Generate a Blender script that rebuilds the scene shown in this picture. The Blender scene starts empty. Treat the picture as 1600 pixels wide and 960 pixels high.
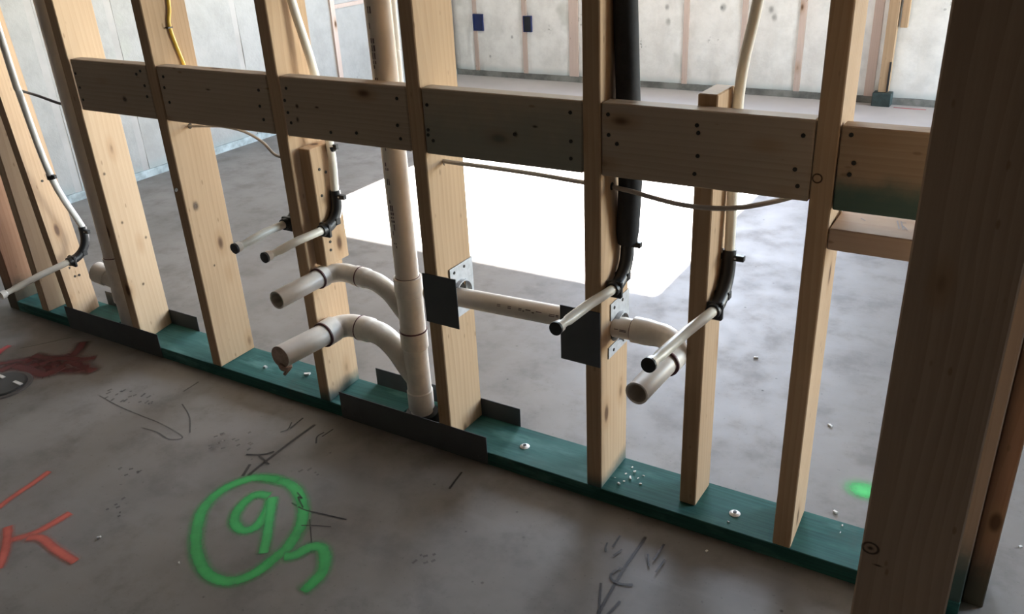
import bpy, bmesh, math, random
from mathutils import Vector, Matrix, noise
random.seed(7)
scn = bpy.context.scene
COL = scn.collection

# ------------------------------------------------------------------ camera
F_PX = 1346.72
YAW, PITCH, ROLL = map(math.radians, (32.4065, -25.7769, -3.0099))
CAM = Vector((1.38822, -1.49081, 1.32292))
_f = Vector((-math.sin(YAW)*math.cos(PITCH), math.cos(YAW)*math.cos(PITCH), math.sin(PITCH)))
_r = Vector((math.cos(YAW), math.sin(YAW), 0)); _u = _r.cross(_f)
RT = math.cos(ROLL)*_r + math.sin(ROLL)*_u
UP = -math.sin(ROLL)*_r + math.cos(ROLL)*_u
cd = bpy.data.cameras.new('camera'); cam = bpy.data.objects.new('camera', cd); COL.objects.link(cam)
cam.matrix_world = Matrix(((RT.x, UP.x, -_f.x, CAM.x), (RT.y, UP.y, -_f.y, CAM.y), (RT.z, UP.z, -_f.z, CAM.z), (0, 0, 0, 1)))
cd.sensor_width = 36; cd.lens = F_PX/1600*36; cd.clip_start = .02
scn.camera = cam
def at(u, v, ax, val):
    """the point of the plane <ax>=val seen at photograph pixel (u,v)"""
    d = RT*((u-800)/F_PX) + UP*(-(v-480)/F_PX) + _f
    i = 'xyz'.index(ax); return CAM + d*((val-CAM[i])/d[i])

# ------------------------------------------------------------------ light
w = bpy.data.worlds.new('world'); scn.world = w; w.use_nodes = True
wn = w.node_tree.nodes; wl = w.node_tree.links
sky = wn.new('ShaderNodeTexSky'); sky.sky_type = 'NISHITA'; sky.sun_disc = False
sky.sun_elevation = math.radians(32); sky.sun_rotation = 0; sky.air_density = 1.0; sky.dust_density = .3
hs = wn.new('ShaderNodeHueSaturation'); hs.inputs['Saturation'].default_value = .72  # thin white haze over the blue
wl.new(sky.outputs[0], hs.inputs['Color']); wl.new(hs.outputs[0], wn['Background'].inputs[0]); wn['Background'].inputs[1].default_value = 4.0
sd = bpy.data.lights.new('sun', 'SUN'); sun = bpy.data.objects.new('sun', sd); COL.objects.link(sun)
sd.energy = 185; sd.angle = math.radians(.6); sd.color = (1, .965, .93)
sun.rotation_euler = Vector((0, -math.cos(math.radians(32)), -math.sin(math.radians(32)))).to_track_quat('-Z', 'Y').to_euler()
sun.location = (0, 9, 6)
scn.view_settings.view_transform = 'Standard'; scn.view_settings.look = 'None'
scn.view_settings.gamma = 1; scn.view_settings.use_curve_mapping = False
scn.view_settings.exposure = 0.0
def portal(name, loc, rot, sx, sy):
    l = bpy.data.lights.new(name, 'AREA'); l.shape = 'RECTANGLE'; l.size = sx; l.size_y = sy
    l.cycles.is_portal = True
    o = bpy.data.objects.new(name, l); COL.objects.link(o); o.location = loc; o.rotation_euler = rot
portal('daylight_portal', (-.57, 4.52, 1.53), (-math.pi/2, 0, 0), 1.8, 1.15)
portal('daylight_portal', (4.42, 3.17, 1.11), (0, math.pi/2, 0), 2.16, 2.34)

# ------------------------------------------------------------------ helpers
def mesh_obj(name, bm, mat, parent=None, origin=None, smooth=False):
    """link bm (world coordinates) as ONE object; origin = world point of the object origin"""
    if parent is not None: origin = Vector(parent['_o'])
    if origin is None:
        xs = [v.co for v in bm.verts]
        origin = Vector(((min(c.x for c in xs)+max(c.x for c in xs))/2, (min(c.y for c in xs)+max(c.y for c in xs))/2, min(c.z for c in xs)))
    origin = Vector(origin)
    for v in bm.verts: v.co -= origin
    me = bpy.data.meshes.new(name); bm.to_mesh(me); bm.free()
    if mat: me.materials.append(mat)
    if smooth:
        for p in me.polygons: p.use_smooth = True
        try: me.set_sharp_from_angle(angle=math.radians(35))
        except Exception: pass
    o = bpy.data.objects.new(name, me); COL.objects.link(o)
    if parent is not None: o.parent = parent
    else: o.location = origin
    o['_o'] = list(origin)
    return o
def tag(o, label=None, cat=None, group=None, kind=None):
    if label: o['label'] = label
    if cat: o['category'] = cat
    if group: o['group'] = group
    if kind: o['kind'] = kind
    return o
def thing(name, origin, label, cat, group=None):
    o = bpy.data.objects.new(name, None); COL.objects.link(o); o.location = origin; o['_o'] = list(origin)
    o.empty_display_size = .05
    return tag(o, label, cat, group)
def add_hexa(bm, c, bev=0.0):
    """c: 8 corners, bottom 4 ccw then top 4 ccw"""
    vs = [bm.verts.new(p) for p in c]
    fs = [bm.faces.new([vs[i] for i in q]) for q in ((3,2,1,0),(4,5,6,7),(0,1,5,4),(1,2,6,5),(2,3,7,6),(3,0,4,7))]
    if bev:
        es = list({e for f in fs for e in f.edges})
        bmesh.ops.bevel(bm, geom=es, offset=bev, segments=1, affect='EDGES', profile=.5)
def add_box(bm, x0, x1, y0, y1, z0, z1, bev=0.0):
    add_hexa(bm, [(x0,y0,z0),(x1,y0,z0),(x1,y1,z0),(x0,y1,z0),(x0,y0,z1),(x1,y0,z1),(x1,y1,z1),(x0,y1,z1)], bev)
def box(*a, bev=0.0):
    bm = bmesh.new(); add_box(bm, *a, bev); return bm
def smooth_path(pts, n=6):
    pts = [Vector(p) for p in pts]
    if len(pts) < 3: return pts
    out = []
    P = [2*pts[0]-pts[1]] + pts + [2*pts[-1]-pts[-2]]
    for i in range(1, len(P)-2):
        a, b, c, d = P[i-1:i+3]
        for k in range(n):
            t = k/n
            out.append(.5*((2*b)+(c-a)*t+(2*a-5*b+4*c-d)*t*t+(3*b-a-3*c+d)*t**3))
    out.append(pts[-1]); return out
def add_tube(bm, pts, r, seg=20, caps=(True, True)):
    """sweep; r = number or list per point"""
    pts = [Vector(p) for p in pts]; n = len(pts)
    rr = r if isinstance(r, (list, tuple)) else [r]*n
    t = (pts[1]-pts[0]).normalized(); a = t.orthogonal().normalized(); rings = []
    for i, p in enumerate(pts):
        if i == 0: t = pts[1]-pts[0]
        elif i == n-1: t = pts[-1]-pts[-2]
        else:
            t = (pts[i+1]-p).normalized() + (p-pts[i-1]).normalized() if (pts[i+1]-p).length > 1e-9 and (p-pts[i-1]).length > 1e-9 else pts[min(i+1, n-1)]-pts[i-1]
        if t.length < 1e-9: t = pts[-1]-pts[0]
        t.normalize(); a = (a - t*a.dot(t)).normalized(); b = t.cross(a)
        rings.append([bm.verts.new(p+(a*math.cos(2*math.pi*k/seg)+b*math.sin(2*math.pi*k/seg))*rr[i]) for k in range(seg)])
    for i in range(n-1):
        for k in range(seg):
            bm.faces.new((rings[i][k], rings[i][(k+1) % seg], rings[i+1][(k+1) % seg], rings[i+1][k]))
    if caps[0]: bm.faces.new(rings[0][::-1])
    if caps[1]: bm.faces.new(rings[-1])
    return rings
def tube(pts, r, seg=20, caps=(True, True)):
    bm = bmesh.new(); add_tube(bm, pts, r, seg, caps); return bm
def add_pipe_end(bm, p, d, ro, ri, depth=.06, seg=24):
    """open pipe end: rim and dark inner wall; p = rim centre, d = outward direction"""
    d = Vector(d).normalized(); p = Vector(p)
    pts = [p-d*.0005, p, p, p-d*depth]; rr = [ro, ro, ri, ri]
    pts = [p-d*.002, p, p-d*.0002, p-d*depth]
    a = d.orthogonal().normalized(); b = d.cross(a); R = []
    for q, r in zip(pts, rr):
        R.append([bm.verts.new(q+(a*math.cos(2*math.pi*k/seg)+b*math.sin(2*math.pi*k/seg))*r) for k in range(seg)])
    for i in range(3):
        for k in range(seg): bm.faces.new((R[i][k], R[i][(k+1) % seg], R[i+1][(k+1) % seg], R[i+1][k]))
    bm.faces.new(R[3])
def ring(p, d, r, t, h=.004, seg=28):
    """thin band round a pipe"""
    d = Vector(d).normalized(); p = Vector(p)
    return tube([p-d*h/2, p+d*h/2], r+t, seg)
def disc_bm(c, n, r, h, seg=12):
    c = Vector(c); n = Vector(n).normalized()
    return tube([c, c+n*h], [r, r*.92], seg)

# ------------------------------------------------------------------ materials
def new_mat(name):
    m = bpy.data.materials.new(name); m.use_nodes = True
    n = m.node_tree.nodes; return m, n, m.node_tree.links, n['Principled BSDF']
def mixc(n, l, fac, a, b, mode='MIX'):
    x = n.new('ShaderNodeMix'); x.data_type = 'RGBA'; x.blend_type = mode
    for s, v in ((x.inputs[0], fac), (x.inputs[6], a), (x.inputs[7], b)):
        if hasattr(v, 'is_output'): l.new(v, s)
        elif isinstance(v, (int, float)): s.default_value = v
        else: s.default_value = (*v, 1)
    return x.outputs[2]
def math_n(n, l, op, a, b=0, c=0):
    x = n.new('ShaderNodeMath'); x.operation = op
    for s, v in zip(x.inputs, (a, b, c)):
        if hasattr(v, 'is_output'): l.new(v, s)
        else: s.default_value = v
    return x.outputs[0]
def ramp(n, l, fac, lo, hi, a=0., b=1.):
    x = n.new('ShaderNodeMapRange'); x.interpolation_type = 'SMOOTHSTEP'
    l.new(fac, x.inputs[0]); x.inputs[1].default_value = lo; x.inputs[2].default_value = hi
    x.inputs[3].default_value = a; x.inputs[4].default_value = b; return x.outputs[0]
def nz(n, l, vec, scale, detail=4, rough=.55, sc=None):
    if sc:
        mp = n.new('ShaderNodeMapping'); mp.inputs[3].default_value = sc; l.new(vec, mp.inputs[0]); vec = mp.outputs[0]
    t = n.new('ShaderNodeTexNoise'); t.inputs['Scale'].default_value = scale; t.inputs['Detail'].default_value = detail
    t.inputs['Roughness'].default_value = rough; l.new(vec, t.inputs['Vector']); return t.outputs[0]
def bump(n, l, b, h, strength=.3, dist=.002):
    x = n.new('ShaderNodeBump'); x.inputs['Strength'].default_value = strength; x.inputs['Distance'].default_value = dist
    l.new(h, x.inputs['Height']); l.new(x.outputs[0], b.inputs['Normal'])
def wood(name, axis='z', col=(.49, .34, .21), dark=(.37, .24, .135), stain=None):
    """axis = long axis; stain = (colour, axis, lo, hi, amount): treated-lumber dye that soaked one end of the board"""
    m, n, l, b = new_mat(name)
    tc = n.new('ShaderNodeTexCoord'); oi = n.new('ShaderNodeObjectInfo')
    sp = n.new('ShaderNodeSeparateXYZ'); l.new(tc.outputs['Object'], sp.inputs[0])
    cb = n.new('ShaderNodeCombineXYZ')
    order = {'z': (0, 1, 2), 'x': (1, 2, 0), 'y': (0, 2, 1)}[axis]
    for i, k in enumerate(order): l.new(sp.outputs[k], cb.inputs[i])
    off = n.new('ShaderNodeVectorMath'); off.operation = 'SCALE'; off.inputs[0].default_value = (3.1, 2.3, 9.7); l.new(oi.outputs['Random'], off.inputs['Scale'])
    ad = n.new('ShaderNodeVectorMath'); ad.operation = 'ADD'; l.new(cb.outputs[0], ad.inputs[0]); l.new(off.outputs[0], ad.inputs[1])
    v = ad.outputs[0]
    warp = nz(n, l, v, 3, 2, .5, (1, 1, .35))
    # cathedral rings
    mp = n.new('ShaderNodeMapping'); mp.inputs[3].default_value = (1, 1, .05); l.new(cb.outputs[0], mp.inputs[0])
    ad2 = n.new('ShaderNodeVectorMath'); ad2.operation = 'ADD'; l.new(mp.outputs[0], ad2.inputs[0])
    cc = n.new('ShaderNodeCombineXYZ'); cc.inputs[0].default_value = .03; cc.inputs[1].default_value = .10
    wz = math_n(n, l, 'MULTIPLY', warp, .09); l.new(wz, cc.inputs[2]); l.new(math_n(n, l, 'MULTIPLY_ADD', warp, .10, .01), cc.inputs[0])
    l.new(cc.outputs[0], ad2.inputs[1])
    wv = n.new('ShaderNodeTexWave'); wv.wave_type = 'RINGS'; wv.rings_direction = 'Z'; wv.wave_profile = 'SAW'
    wv.inputs['Scale'].default_value = 26; wv.inputs['Distortion'].default_value = 1.2; wv.inputs['Detail'].default_value = 2; wv.inputs['Detail Scale'].default_value = 1.5
    l.new(ad2.outputs[0], wv.inputs[0])
    fine = nz(n, l, v, 1, 5, .6, (190, 190, 5))
    blot = nz(n, l, v, 1, 3, .5, (9, 9, 2.2))
    f = math_n(n, l, 'MULTIPLY', wv.outputs[1], .20)
    f = math_n(n, l, 'MULTIPLY_ADD', fine, .38, f)
    f = math_n(n, l, 'MULTIPLY_ADD', blot, .55, f)
    f = ramp(n, l, f, .35, .95)
    c = mixc(n, l, f, col, dark)
    # knots
    vo = n.new('ShaderNodeTexVoronoi'); vo.inputs['Scale'].default_value = 1
    mk = n.new('ShaderNodeMapping'); mk.inputs[3].default_value = (9, 9, 4.2); l.new(v, mk.inputs[0]); l.new(mk.outputs[0], vo.inputs['Vector'])
    kn = ramp(n, l, vo.outputs['Distance'], .05, .13, 1, 0)
    halo = ramp(n, l, vo.outputs['Distance'], .1, .26, .45, 0)
    c = mixc(n, l, halo, c, (.36, .21, .10)); c = mixc(n, l, kn, c, (.11, .055, .025))
    # small flecks
    vs = n.new('ShaderNodeTexVoronoi'); vs.inputs['Scale'].default_value = 1
    ms = n.new('ShaderNodeMapping'); ms.inputs[3].default_value = (30, 30, 12); l.new(v, ms.inputs[0]); l.new(ms.outputs[0], vs.inputs['Vector'])
    c = mixc(n, l, ramp(n, l, vs.outputs['Distance'], .05, .12, .55, 0), c, (.2, .12, .06))
    if stain:
        sc, ax, lo, hi, amt = stain
        s = math_n(n, l, 'MULTIPLY_ADD', nz(n, l, v, 14, 4, .6), (hi-lo)*1.2, sp.outputs['xyz'.index(ax)])
        s = ramp(n, l, s, lo+(hi-lo)*.6, hi+(hi-lo)*.6, amt, 0)
        c = mixc(n, l, s, c, sc)
    hv = n.new('ShaderNodeHueSaturation'); l.new(c, hv.inputs['Color'])
    l.new(math_n(n, l, 'MULTIPLY_ADD', oi.outputs['Random'], .2, .9), hv.inputs['Value'])
    l.new(hv.outputs[0], b.inputs['Base Color'])
    b.inputs['Roughness'].default_value = .72; b.inputs['Specular IOR Level'].default_value = .3
    bump(n, l, b, f, .25, .001)
    return m
def plain(name, col, rough=.5, metal=0., var=.12, scale=30, bmp=.1, spec=.5):
    m, n, l, b = new_mat(name)
    tc = n.new('ShaderNodeTexCoord')
    t = nz(n, l, tc.outputs['Object'], scale, 5, .6)
    c = mixc(n, l, ramp(n, l, t, .3, .7), tuple(min(1, k*(1+var)) for k in col), tuple(k*(1-var) for k in col))
    l.new(c, b.inputs['Base Color']); b.inputs['Roughness'].default_value = rough; b.inputs['Metallic'].default_value = metal
    b.inputs['Specular IOR Level'].default_value = spec
    if bmp: bump(n, l, b, t, bmp, .001)
    return m
def treated(name, axis='x'):
    m, n, l, b = new_mat(name); tc = n.new('ShaderNodeTexCoord'); v = tc.outputs['Object']
    g = nz(n, l, v, 1, 5, .6, (5, 160, 160) if axis == 'x' else (160, 160, 5))
    big = nz(n, l, v, 1, 4, .6, (5, 16, 16))
    c = mixc(n, l, ramp(n, l, g, .3, .7), (.035, .135, .12), (.02, .08, .075))
    c = mixc(n, l, ramp(n, l, big, .5, .72, 0, .6), c, (.14, .31, .29))
    c = mixc(n, l, ramp(n, l, nz(n, l, v, 7, 4, .6), .56, .74, 0, .6), c, (.06, .09, .075))
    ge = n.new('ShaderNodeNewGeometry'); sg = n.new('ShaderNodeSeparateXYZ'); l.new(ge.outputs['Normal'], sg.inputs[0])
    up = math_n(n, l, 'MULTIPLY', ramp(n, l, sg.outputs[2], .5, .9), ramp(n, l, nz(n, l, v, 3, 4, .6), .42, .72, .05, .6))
    c = mixc(n, l, up, c, (.085, .215, .205))  # upward faces paler in the colour, imitating light on the plate's top
    l.new(c, b.inputs['Base Color']); b.inputs['Roughness'].default_value = .75; b.inputs['Specular IOR Level'].default_value = .2
    bump(n, l, b, g, .3, .001); return m
def concrete():
    m, n, l, b = new_mat('smooth_concrete'); tc = n.new('ShaderNodeTexCoord'); v = tc.outputs['Object']
    a = nz(n, l, v, 1.6, 5, .62); s = nz(n, l, v, 7, 6, .65); f = nz(n, l, v, 90, 4, .6)
    st = nz(n, l, v, 1, 4, .6, (2.5, 14, 1))
    c = mixc(n, l, ramp(n, l, a, .35, .68), (.27, .252, .235), (.205, .19, .175))
    c = mixc(n, l, ramp(n, l, s, .45, .72, 0, .6), c, (.145, .132, .12))
    c = mixc(n, l, ramp(n, l, st, .55, .75, 0, .3), c, (.285, .275, .265))
    c = mixc(n, l, ramp(n, l, f, .62, .76, 0, .5), c, (.08, .073, .068))
    vo = n.new('ShaderNodeTexVoronoi'); vo.inputs['Scale'].default_value = 16; l.new(v, vo.inputs['Vector'])
    gate = ramp(n, l, nz(n, l, v, 2.7, 2), .5, .6)
    c = mixc(n, l, math_n(n, l, 'MULTIPLY', ramp(n, l, vo.outputs['Distance'], .03, .08, .8, 0), gate), c, (.07, .06, .055))
    # slab colour paled along the far wall, standing in for light falling there
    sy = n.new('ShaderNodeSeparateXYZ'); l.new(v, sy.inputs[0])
    far_y = math_n(n, l, 'MULTIPLY_ADD', a, .8, sy.outputs[1]); c = mixc(n, l, ramp(n, l, far_y, 3.3, 4.1, 0, .85), c, (.60, .55, .52))
    l.new(c, b.inputs['Base Color'])
    l.new(ramp(n, l, s, .3, .7, .46, .6), b.inputs['Roughness']); b.inputs['Specular IOR Level'].default_value = .32
    h = math_n(n, l, 'MULTIPLY_ADD', f, .25, s); bump(n, l, b, h, .10, .003); return m
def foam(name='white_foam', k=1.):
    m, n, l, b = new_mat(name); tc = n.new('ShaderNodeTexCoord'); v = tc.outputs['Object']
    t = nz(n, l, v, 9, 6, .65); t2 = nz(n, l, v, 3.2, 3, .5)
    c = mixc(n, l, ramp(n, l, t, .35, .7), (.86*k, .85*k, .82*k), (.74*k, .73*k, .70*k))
    c = mixc(n, l, ramp(n, l, t2, .64, .74, 0, .5), c, (.40, .41, .36))
    vo = n.new('ShaderNodeTexVoronoi'); vo.inputs['Scale'].default_value = 2.6; l.new(v, vo.inputs['Vector'])
    dk = math_n(n, l, 'MULTIPLY', ramp(n, l, vo.outputs['Distance'], .05, .17, 1, 0), ramp(n, l, nz(n, l, v, 34, 5, .7), .54, .66, 0, .75))
    c = mixc(n, l, dk, c, (.10, .10, .08))
    sp = n.new('ShaderNodeSeparateXYZ'); l.new(v, sp.inputs[0])
    s = math_n(n, l, 'MULTIPLY_ADD', t, .08, sp.outputs[2])
    c = mixc(n, l, ramp(n, l, s, .07, .14, .55, 0), c, (.33, .42, .42))
    l.new(c, b.inputs['Base Color']); b.inputs['Roughness'].default_value = .85; bump(n, l, b, t, .5, .01); return m
def paint(name, col, dens=1.):
    m, n, l, b = new_mat(name)
    uv = n.new('ShaderNodeUVMap'); sp = n.new('ShaderNodeSeparateXYZ'); l.new(uv.outputs[0], sp.inputs[0])
    d = math_n(n, l, 'ABSOLUTE', math_n(n, l, 'MULTIPLY_ADD', sp.outputs[1], 2, -1))
    tc = n.new('ShaderNodeTexCoord'); t = nz(n, l, tc.outputs['Object'], 130, 4, .7); t2 = nz(n, l, tc.outputs['Object'], 12, 3, .6)
    d = math_n(n, l, 'MULTIPLY_ADD', t, .30, d); a = ramp(n, l, d, .25, 1.12, 1, 0)
    a = math_n(n, l, 'MULTIPLY', a, ramp(n, l, t2, .25, .6, dens*.72, dens))
    e = math_n(n, l, 'ABSOLUTE', math_n(n, l, 'MULTIPLY_ADD', sp.outputs[0], 2, -1))
    a = math_n(n, l, 'MULTIPLY', a, ramp(n, l, e, .93, 1.0, 1, .0))
    l.new(a, b.inputs['Alpha']); b.inputs['Base Color'].default_value = (*col, 1); b.inputs['Roughness'].default_value = .55
    return m

TEAL = (.035, .12, .105)
M_STUD = wood('stud_lumber'); M_STUDP = wood('pale_stud_lumber', 'z', (.50, .365, .235), (.42, .29, .175))
M_STUDS = wood('stained_stud_lumber', 'z', stain=((.03, .09, .09), 'z', .0, .05, .9))
M_RED = wood('reddish_stud_lumber', 'z', (.36, .20, .12), (.26, .13, .07), stain=((.06, .07, .05), 'z', .05, .16, .85))
M_STRIP = wood('brown_stud_lumber', 'z', (.36, .26, .19), (.28, .19, .13), stain=((.03, .08, .08), 'z', .06, .16, .9))
M_POST = wood('post_lumber', 'z', (.42, .31, .22), (.30, .21, .145))
M_BLK = wood('block_lumber', 'x', (.46, .37, .28), (.36, .28, .20))
M_BLKG = wood('grey_block_lumber', 'x', (.46, .38, .28), (.36, .29, .21), stain=((.22, .25, .22), 'z', .03, .16, .6))
M_BLKT = wood('green_stained_block_lumber', 'x', (.44, .32, .21), (.34, .23, .15), stain=(TEAL, 'z', .02, .075, .85))
M_FLATB = wood('flat_block_lumber', 'x', (.60, .44, .33), (.48, .32, .22))
M_PLATE = treated('treated_plate')
M_CONC = concrete(); M_FOAM = foam(); M_FOAML = foam('left_foam_darkened', .48)  # left wall: same white foam, colour darkened to offset too much light
M_PVC = plain('pvc_pipe', (.80, .74, .67), .38, var=.06, scale=12, bmp=.03)
M_FIT = plain('pvc_fitting', (.84, .79, .72), .42, var=.09, scale=22, bmp=.08)
M_PRIMER = plain('purple_primer', (.10, .03, .035), .5, var=.3)
M_INK = plain('printing_ink', (.16, .12, .12), .5)
M_PEX = plain('pex_tube', (.82, .79, .70), .35, var=.05, scale=14, bmp=.02)
M_WPEX = plain('white_pex_tube', (.82, .82, .80), .35, var=.04, bmp=.02)
M_BLACK = plain('black_plastic', (.012, .013, .015), .42, var=.2)
M_FOAMB = plain('black_insulation', (.014, .016, .020), .8, var=.25, scale=60, bmp=.3)
M_STEEL = plain('dark_steel_plate', (.085, .092, .10), .55, .2, var=.12, scale=8, bmp=.03)
M_GALV = plain('galvanised_steel', (.46, .47, .49), .5, .6, var=.12, scale=50, bmp=.04)
M_NAIL = plain('nail_steel', (.03, .026, .022), .5, .4)
M_SHINY = plain('bright_washer', (.78, .78, .78), .4, .6)
M_CABLE = plain('grey_cable', (.40, .36, .32), .5, var=.08)
M_DCABLE = plain('dark_grey_cable', (.13, .125, .13), .5, var=.08)
M_YELLOW = plain('yellow_cable', (.62, .40, .04), .45, var=.1)
M_DARK = plain('dark_hole', (.02, .014, .01), .9)
M_BLUE = plain('blue_box_plastic', (.008, .02, .10), .4)
M_CHIP = plain('pale_chip', (.80, .78, .74), .7)
M_CAP = plain('test_cap', (.40, .27, .22), .7, var=.2, scale=60, bmp=.4)
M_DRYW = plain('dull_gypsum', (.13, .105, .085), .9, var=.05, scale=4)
M_CEIL = plain('unfinished_ceiling', (.74, .73, .72), .9, var=.08, scale=3)
M_WFRAME = plain('window_frame_paint', (.75, .74, .72), .5)
M_GLASS, n_, l_, b_ = new_mat('window_glass'); b_.inputs['Base Color'].default_value = (1, 1, 1, 1)
b_.inputs['Roughness'].default_value = 0; b_.inputs['Transmission Weight'].default_value = 1; b_.inputs['IOR'].default_value = 1.01

# ------------------------------------------------------------------ the setting
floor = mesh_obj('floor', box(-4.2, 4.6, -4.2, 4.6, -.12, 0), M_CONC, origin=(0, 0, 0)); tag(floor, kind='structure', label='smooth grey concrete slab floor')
ceil = mesh_obj('ceiling', box(-4.2, 4.6, .07, 4.6, 2.52, 2.6), M_CEIL, origin=(0, 0, 2.52)); tag(ceil, kind='structure', label='unfinished ceiling above the far room')
ceil2 = mesh_obj('ceiling', box(-4.2, 4.6, -4.2, .07, 2.52, 2.6), M_DRYW, origin=(0, -2, 2.52)); tag(ceil2, kind='structure', label='dark unfinished ceiling above the near room')
FY = 4.36
def patch(axis, a0, a1, z0, z1, base, sgn, amp=.008, seed=0, nx=14, nzz=12, inset=.006):
    """slightly lumpy foam filling of one bay, with thickness"""
    bm = bmesh.new(); g = []
    for j in range(nzz+1):
        row = []
        for i in range(nx+1):
            a = a0+(a1-a0)*i/nx; z = z0+(z1-z0)*j/nzz
            e = min(i, nx-i)/nx; dep = amp*(noise.noise(Vector((a*7+seed, z*7, seed*1.7)))+.6*noise.noise(Vector((a*19, z*19, seed))))-inset*(1-min(1, e*6))
            p = base+sgn*dep
            row.append(bm.verts.new((a, p, z) if axis == 'x' else (p, a, z)))
        g.append(row)
    fs = []
    for j in range(nzz):
        for i in range(nx):
            fs.append(bm.faces.new((g[j][i], g[j][i+1], g[j+1][i+1], g[j+1][i])))
    r = bmesh.ops.extrude_face_region(bm, geom=fs)
    for v in [q for q in r['geom'] if isinstance(q, bmesh.types.BMVert)]:
        v.co[1 if axis == 'x' else 0] = base - sgn*.04
    bmesh.ops.recalc_face_normals(bm, faces=bm.faces); return bm
# far wall, window opening x -1.47..0.33, z .95..2.10
WX0, WX1, WZ0, WZ1 = -1.475, .33, .95, 2.10
bm = bmesh.new()
for b4 in ((-4.2, WX0, 0, 2.52), (WX1, 4.6, 0, 2.52), (WX0, WX1, 0, WZ0), (WX0, WX1, WZ1, 2.52)): add_box(bm, b4[0], b4[1], FY+.035, FY+.14, b4[2], b4[3])
wallb = mesh_obj('wall_back', bm, M_FOAM, origin=(0, FY+.035, 0)); tag(wallb, kind='structure', label='far exterior wall with white foam between faint stud edges')
SX = [(-2.532, .034), (-2.085, .040), (-1.667, .075), (-1.235, .036), (-.80, .038), (-.398, .036), (-.023, .040), (.428, .055), (.935, .038), (1.36, .038), (1.78, .038), (2.2, .038), (2.62, .038), (3.04, .038), (3.46, .038), (3.88, .038), (4.3, .038)]
M_WST = wood('foam_smeared_stud', 'z', (.62, .50, .44), (.52, .40, .34)); M_WSTL = plain('foam_dusted_stud', (.42, .405, .39), .85, var=.08, scale=6)
for x, wd in SX: mesh_obj('wall_stud', box(x-wd/2, x+wd/2, FY+.002, FY+.036, .04, WZ0 if WX0 < x < WX1 else 2.5), M_WST, wallb)
M_BPL = plain('foam_smeared_plate', (.20, .20, .185), .8, var=.4, scale=9, bmp=.3)
mesh_obj('sole_plate', box(-2.73, 4.38, FY-.003, FY+.036, 0, .042), M_BPL, wallb)
edges = [-2.735]+[x for x, _ in SX]+[4.4]; wds = [0]+[q for _, q in SX]+[0]
for i in range(len(edges)-1):
    a0 = edges[i]+wds[i]/2+.001; a1 = edges[i+1]-wds[i+1]/2-.001
    inw = WX0 < (a0+a1)/2 < WX1
    if a0 < WX0 < a1: a1 = WX0-.01
    mesh_obj('foam_panel', patch('x', a0, a1, .043, WZ0-.02 if inw else 2.5, FY+.004, -1, seed=i, nzz=12 if inw else 26), M_FOAM, wallb, smooth=True)
# window
win = mesh_obj('window_1', (lambda b: (add_box(b, WX0, WX1, FY-.005, FY+.14, WZ0-.04, WZ0), add_box(b, WX0, WX1, FY, FY+.14, WZ1, WZ1+.03), b)[2])(bmesh.new()), M_WFRAME); tag(win, kind='structure', label='window opening in the far wall')
win2 = None
# left wall (x = -2.737)
LX = -2.737
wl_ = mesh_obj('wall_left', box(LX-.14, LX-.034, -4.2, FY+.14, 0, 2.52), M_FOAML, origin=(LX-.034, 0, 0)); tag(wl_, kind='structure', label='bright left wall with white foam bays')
LY = [-3.5, -3.1, -2.7, -2.3, -1.9, -1.5, -1.1, -.7, -.3, .12, .55, .95, 1.36, 1.78, 2.16, 2.57, 2.985, 3.40, 3.82, 4.22]
for i, y in enumerate(LY):
    mesh_obj('wall_stud', box(LX-.036, LX-.004 if abs(y-2.985) > .1 else LX+.012, y-.0198, y+.0198, .04, 2.5), M_WSTL if abs(y-2.985) > .1 else M_WST, wl_)
mesh_obj('sole_plate', box(LX-.036, LX+.004, -4.1, FY-.004, 0, .042), plain('teal_smeared_plate', (.40, .46, .47), .8, var=.35, scale=14, bmp=.3), wl_)
mesh_obj('wall_block', box(LX-.036, LX+.010, 3.005, 3.38, .675, .70), M_WST, wl_)
le = [-4.1]+LY+[FY-.005]
for i in range(len(le)-1):
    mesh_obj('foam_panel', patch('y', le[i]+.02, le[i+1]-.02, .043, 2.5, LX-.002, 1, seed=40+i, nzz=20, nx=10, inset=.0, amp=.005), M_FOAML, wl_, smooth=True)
# right wall, its unseen opening cut wide and low to light the far room
bm = bmesh.new()
for b4 in ((.07, 2.0, 0, 2.52), (4.34, FY+.14, 0, 2.52), (2.0, 4.34, 0, .03), (2.0, 4.34, 2.2, 2.52)): add_box(bm, 4.38, 4.52, b4[0], b4[1], b4[2], b4[3])
wr = mesh_obj('wall_right', bm, M_FOAM, origin=(4.38, 0, 0)); tag(wr, kind='structure', label='right wall with a wide unseen opening shaped to light the far room')
wr2 = mesh_obj('wall_right', box(4.38, 4.52, -4.2, .07, 0, 2.52), M_DRYW, origin=(4.38, -2, 0)); tag(wr2, kind='structure', label='dull right wall of the near room')
wf = mesh_obj('wall_front', box(-4.2, 4.6, -4.2, -4.08, 0, 2.52), M_DRYW, origin=(0, -4.1, 0)); tag(wf, kind='structure', label='dull wall behind the viewer')

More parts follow.
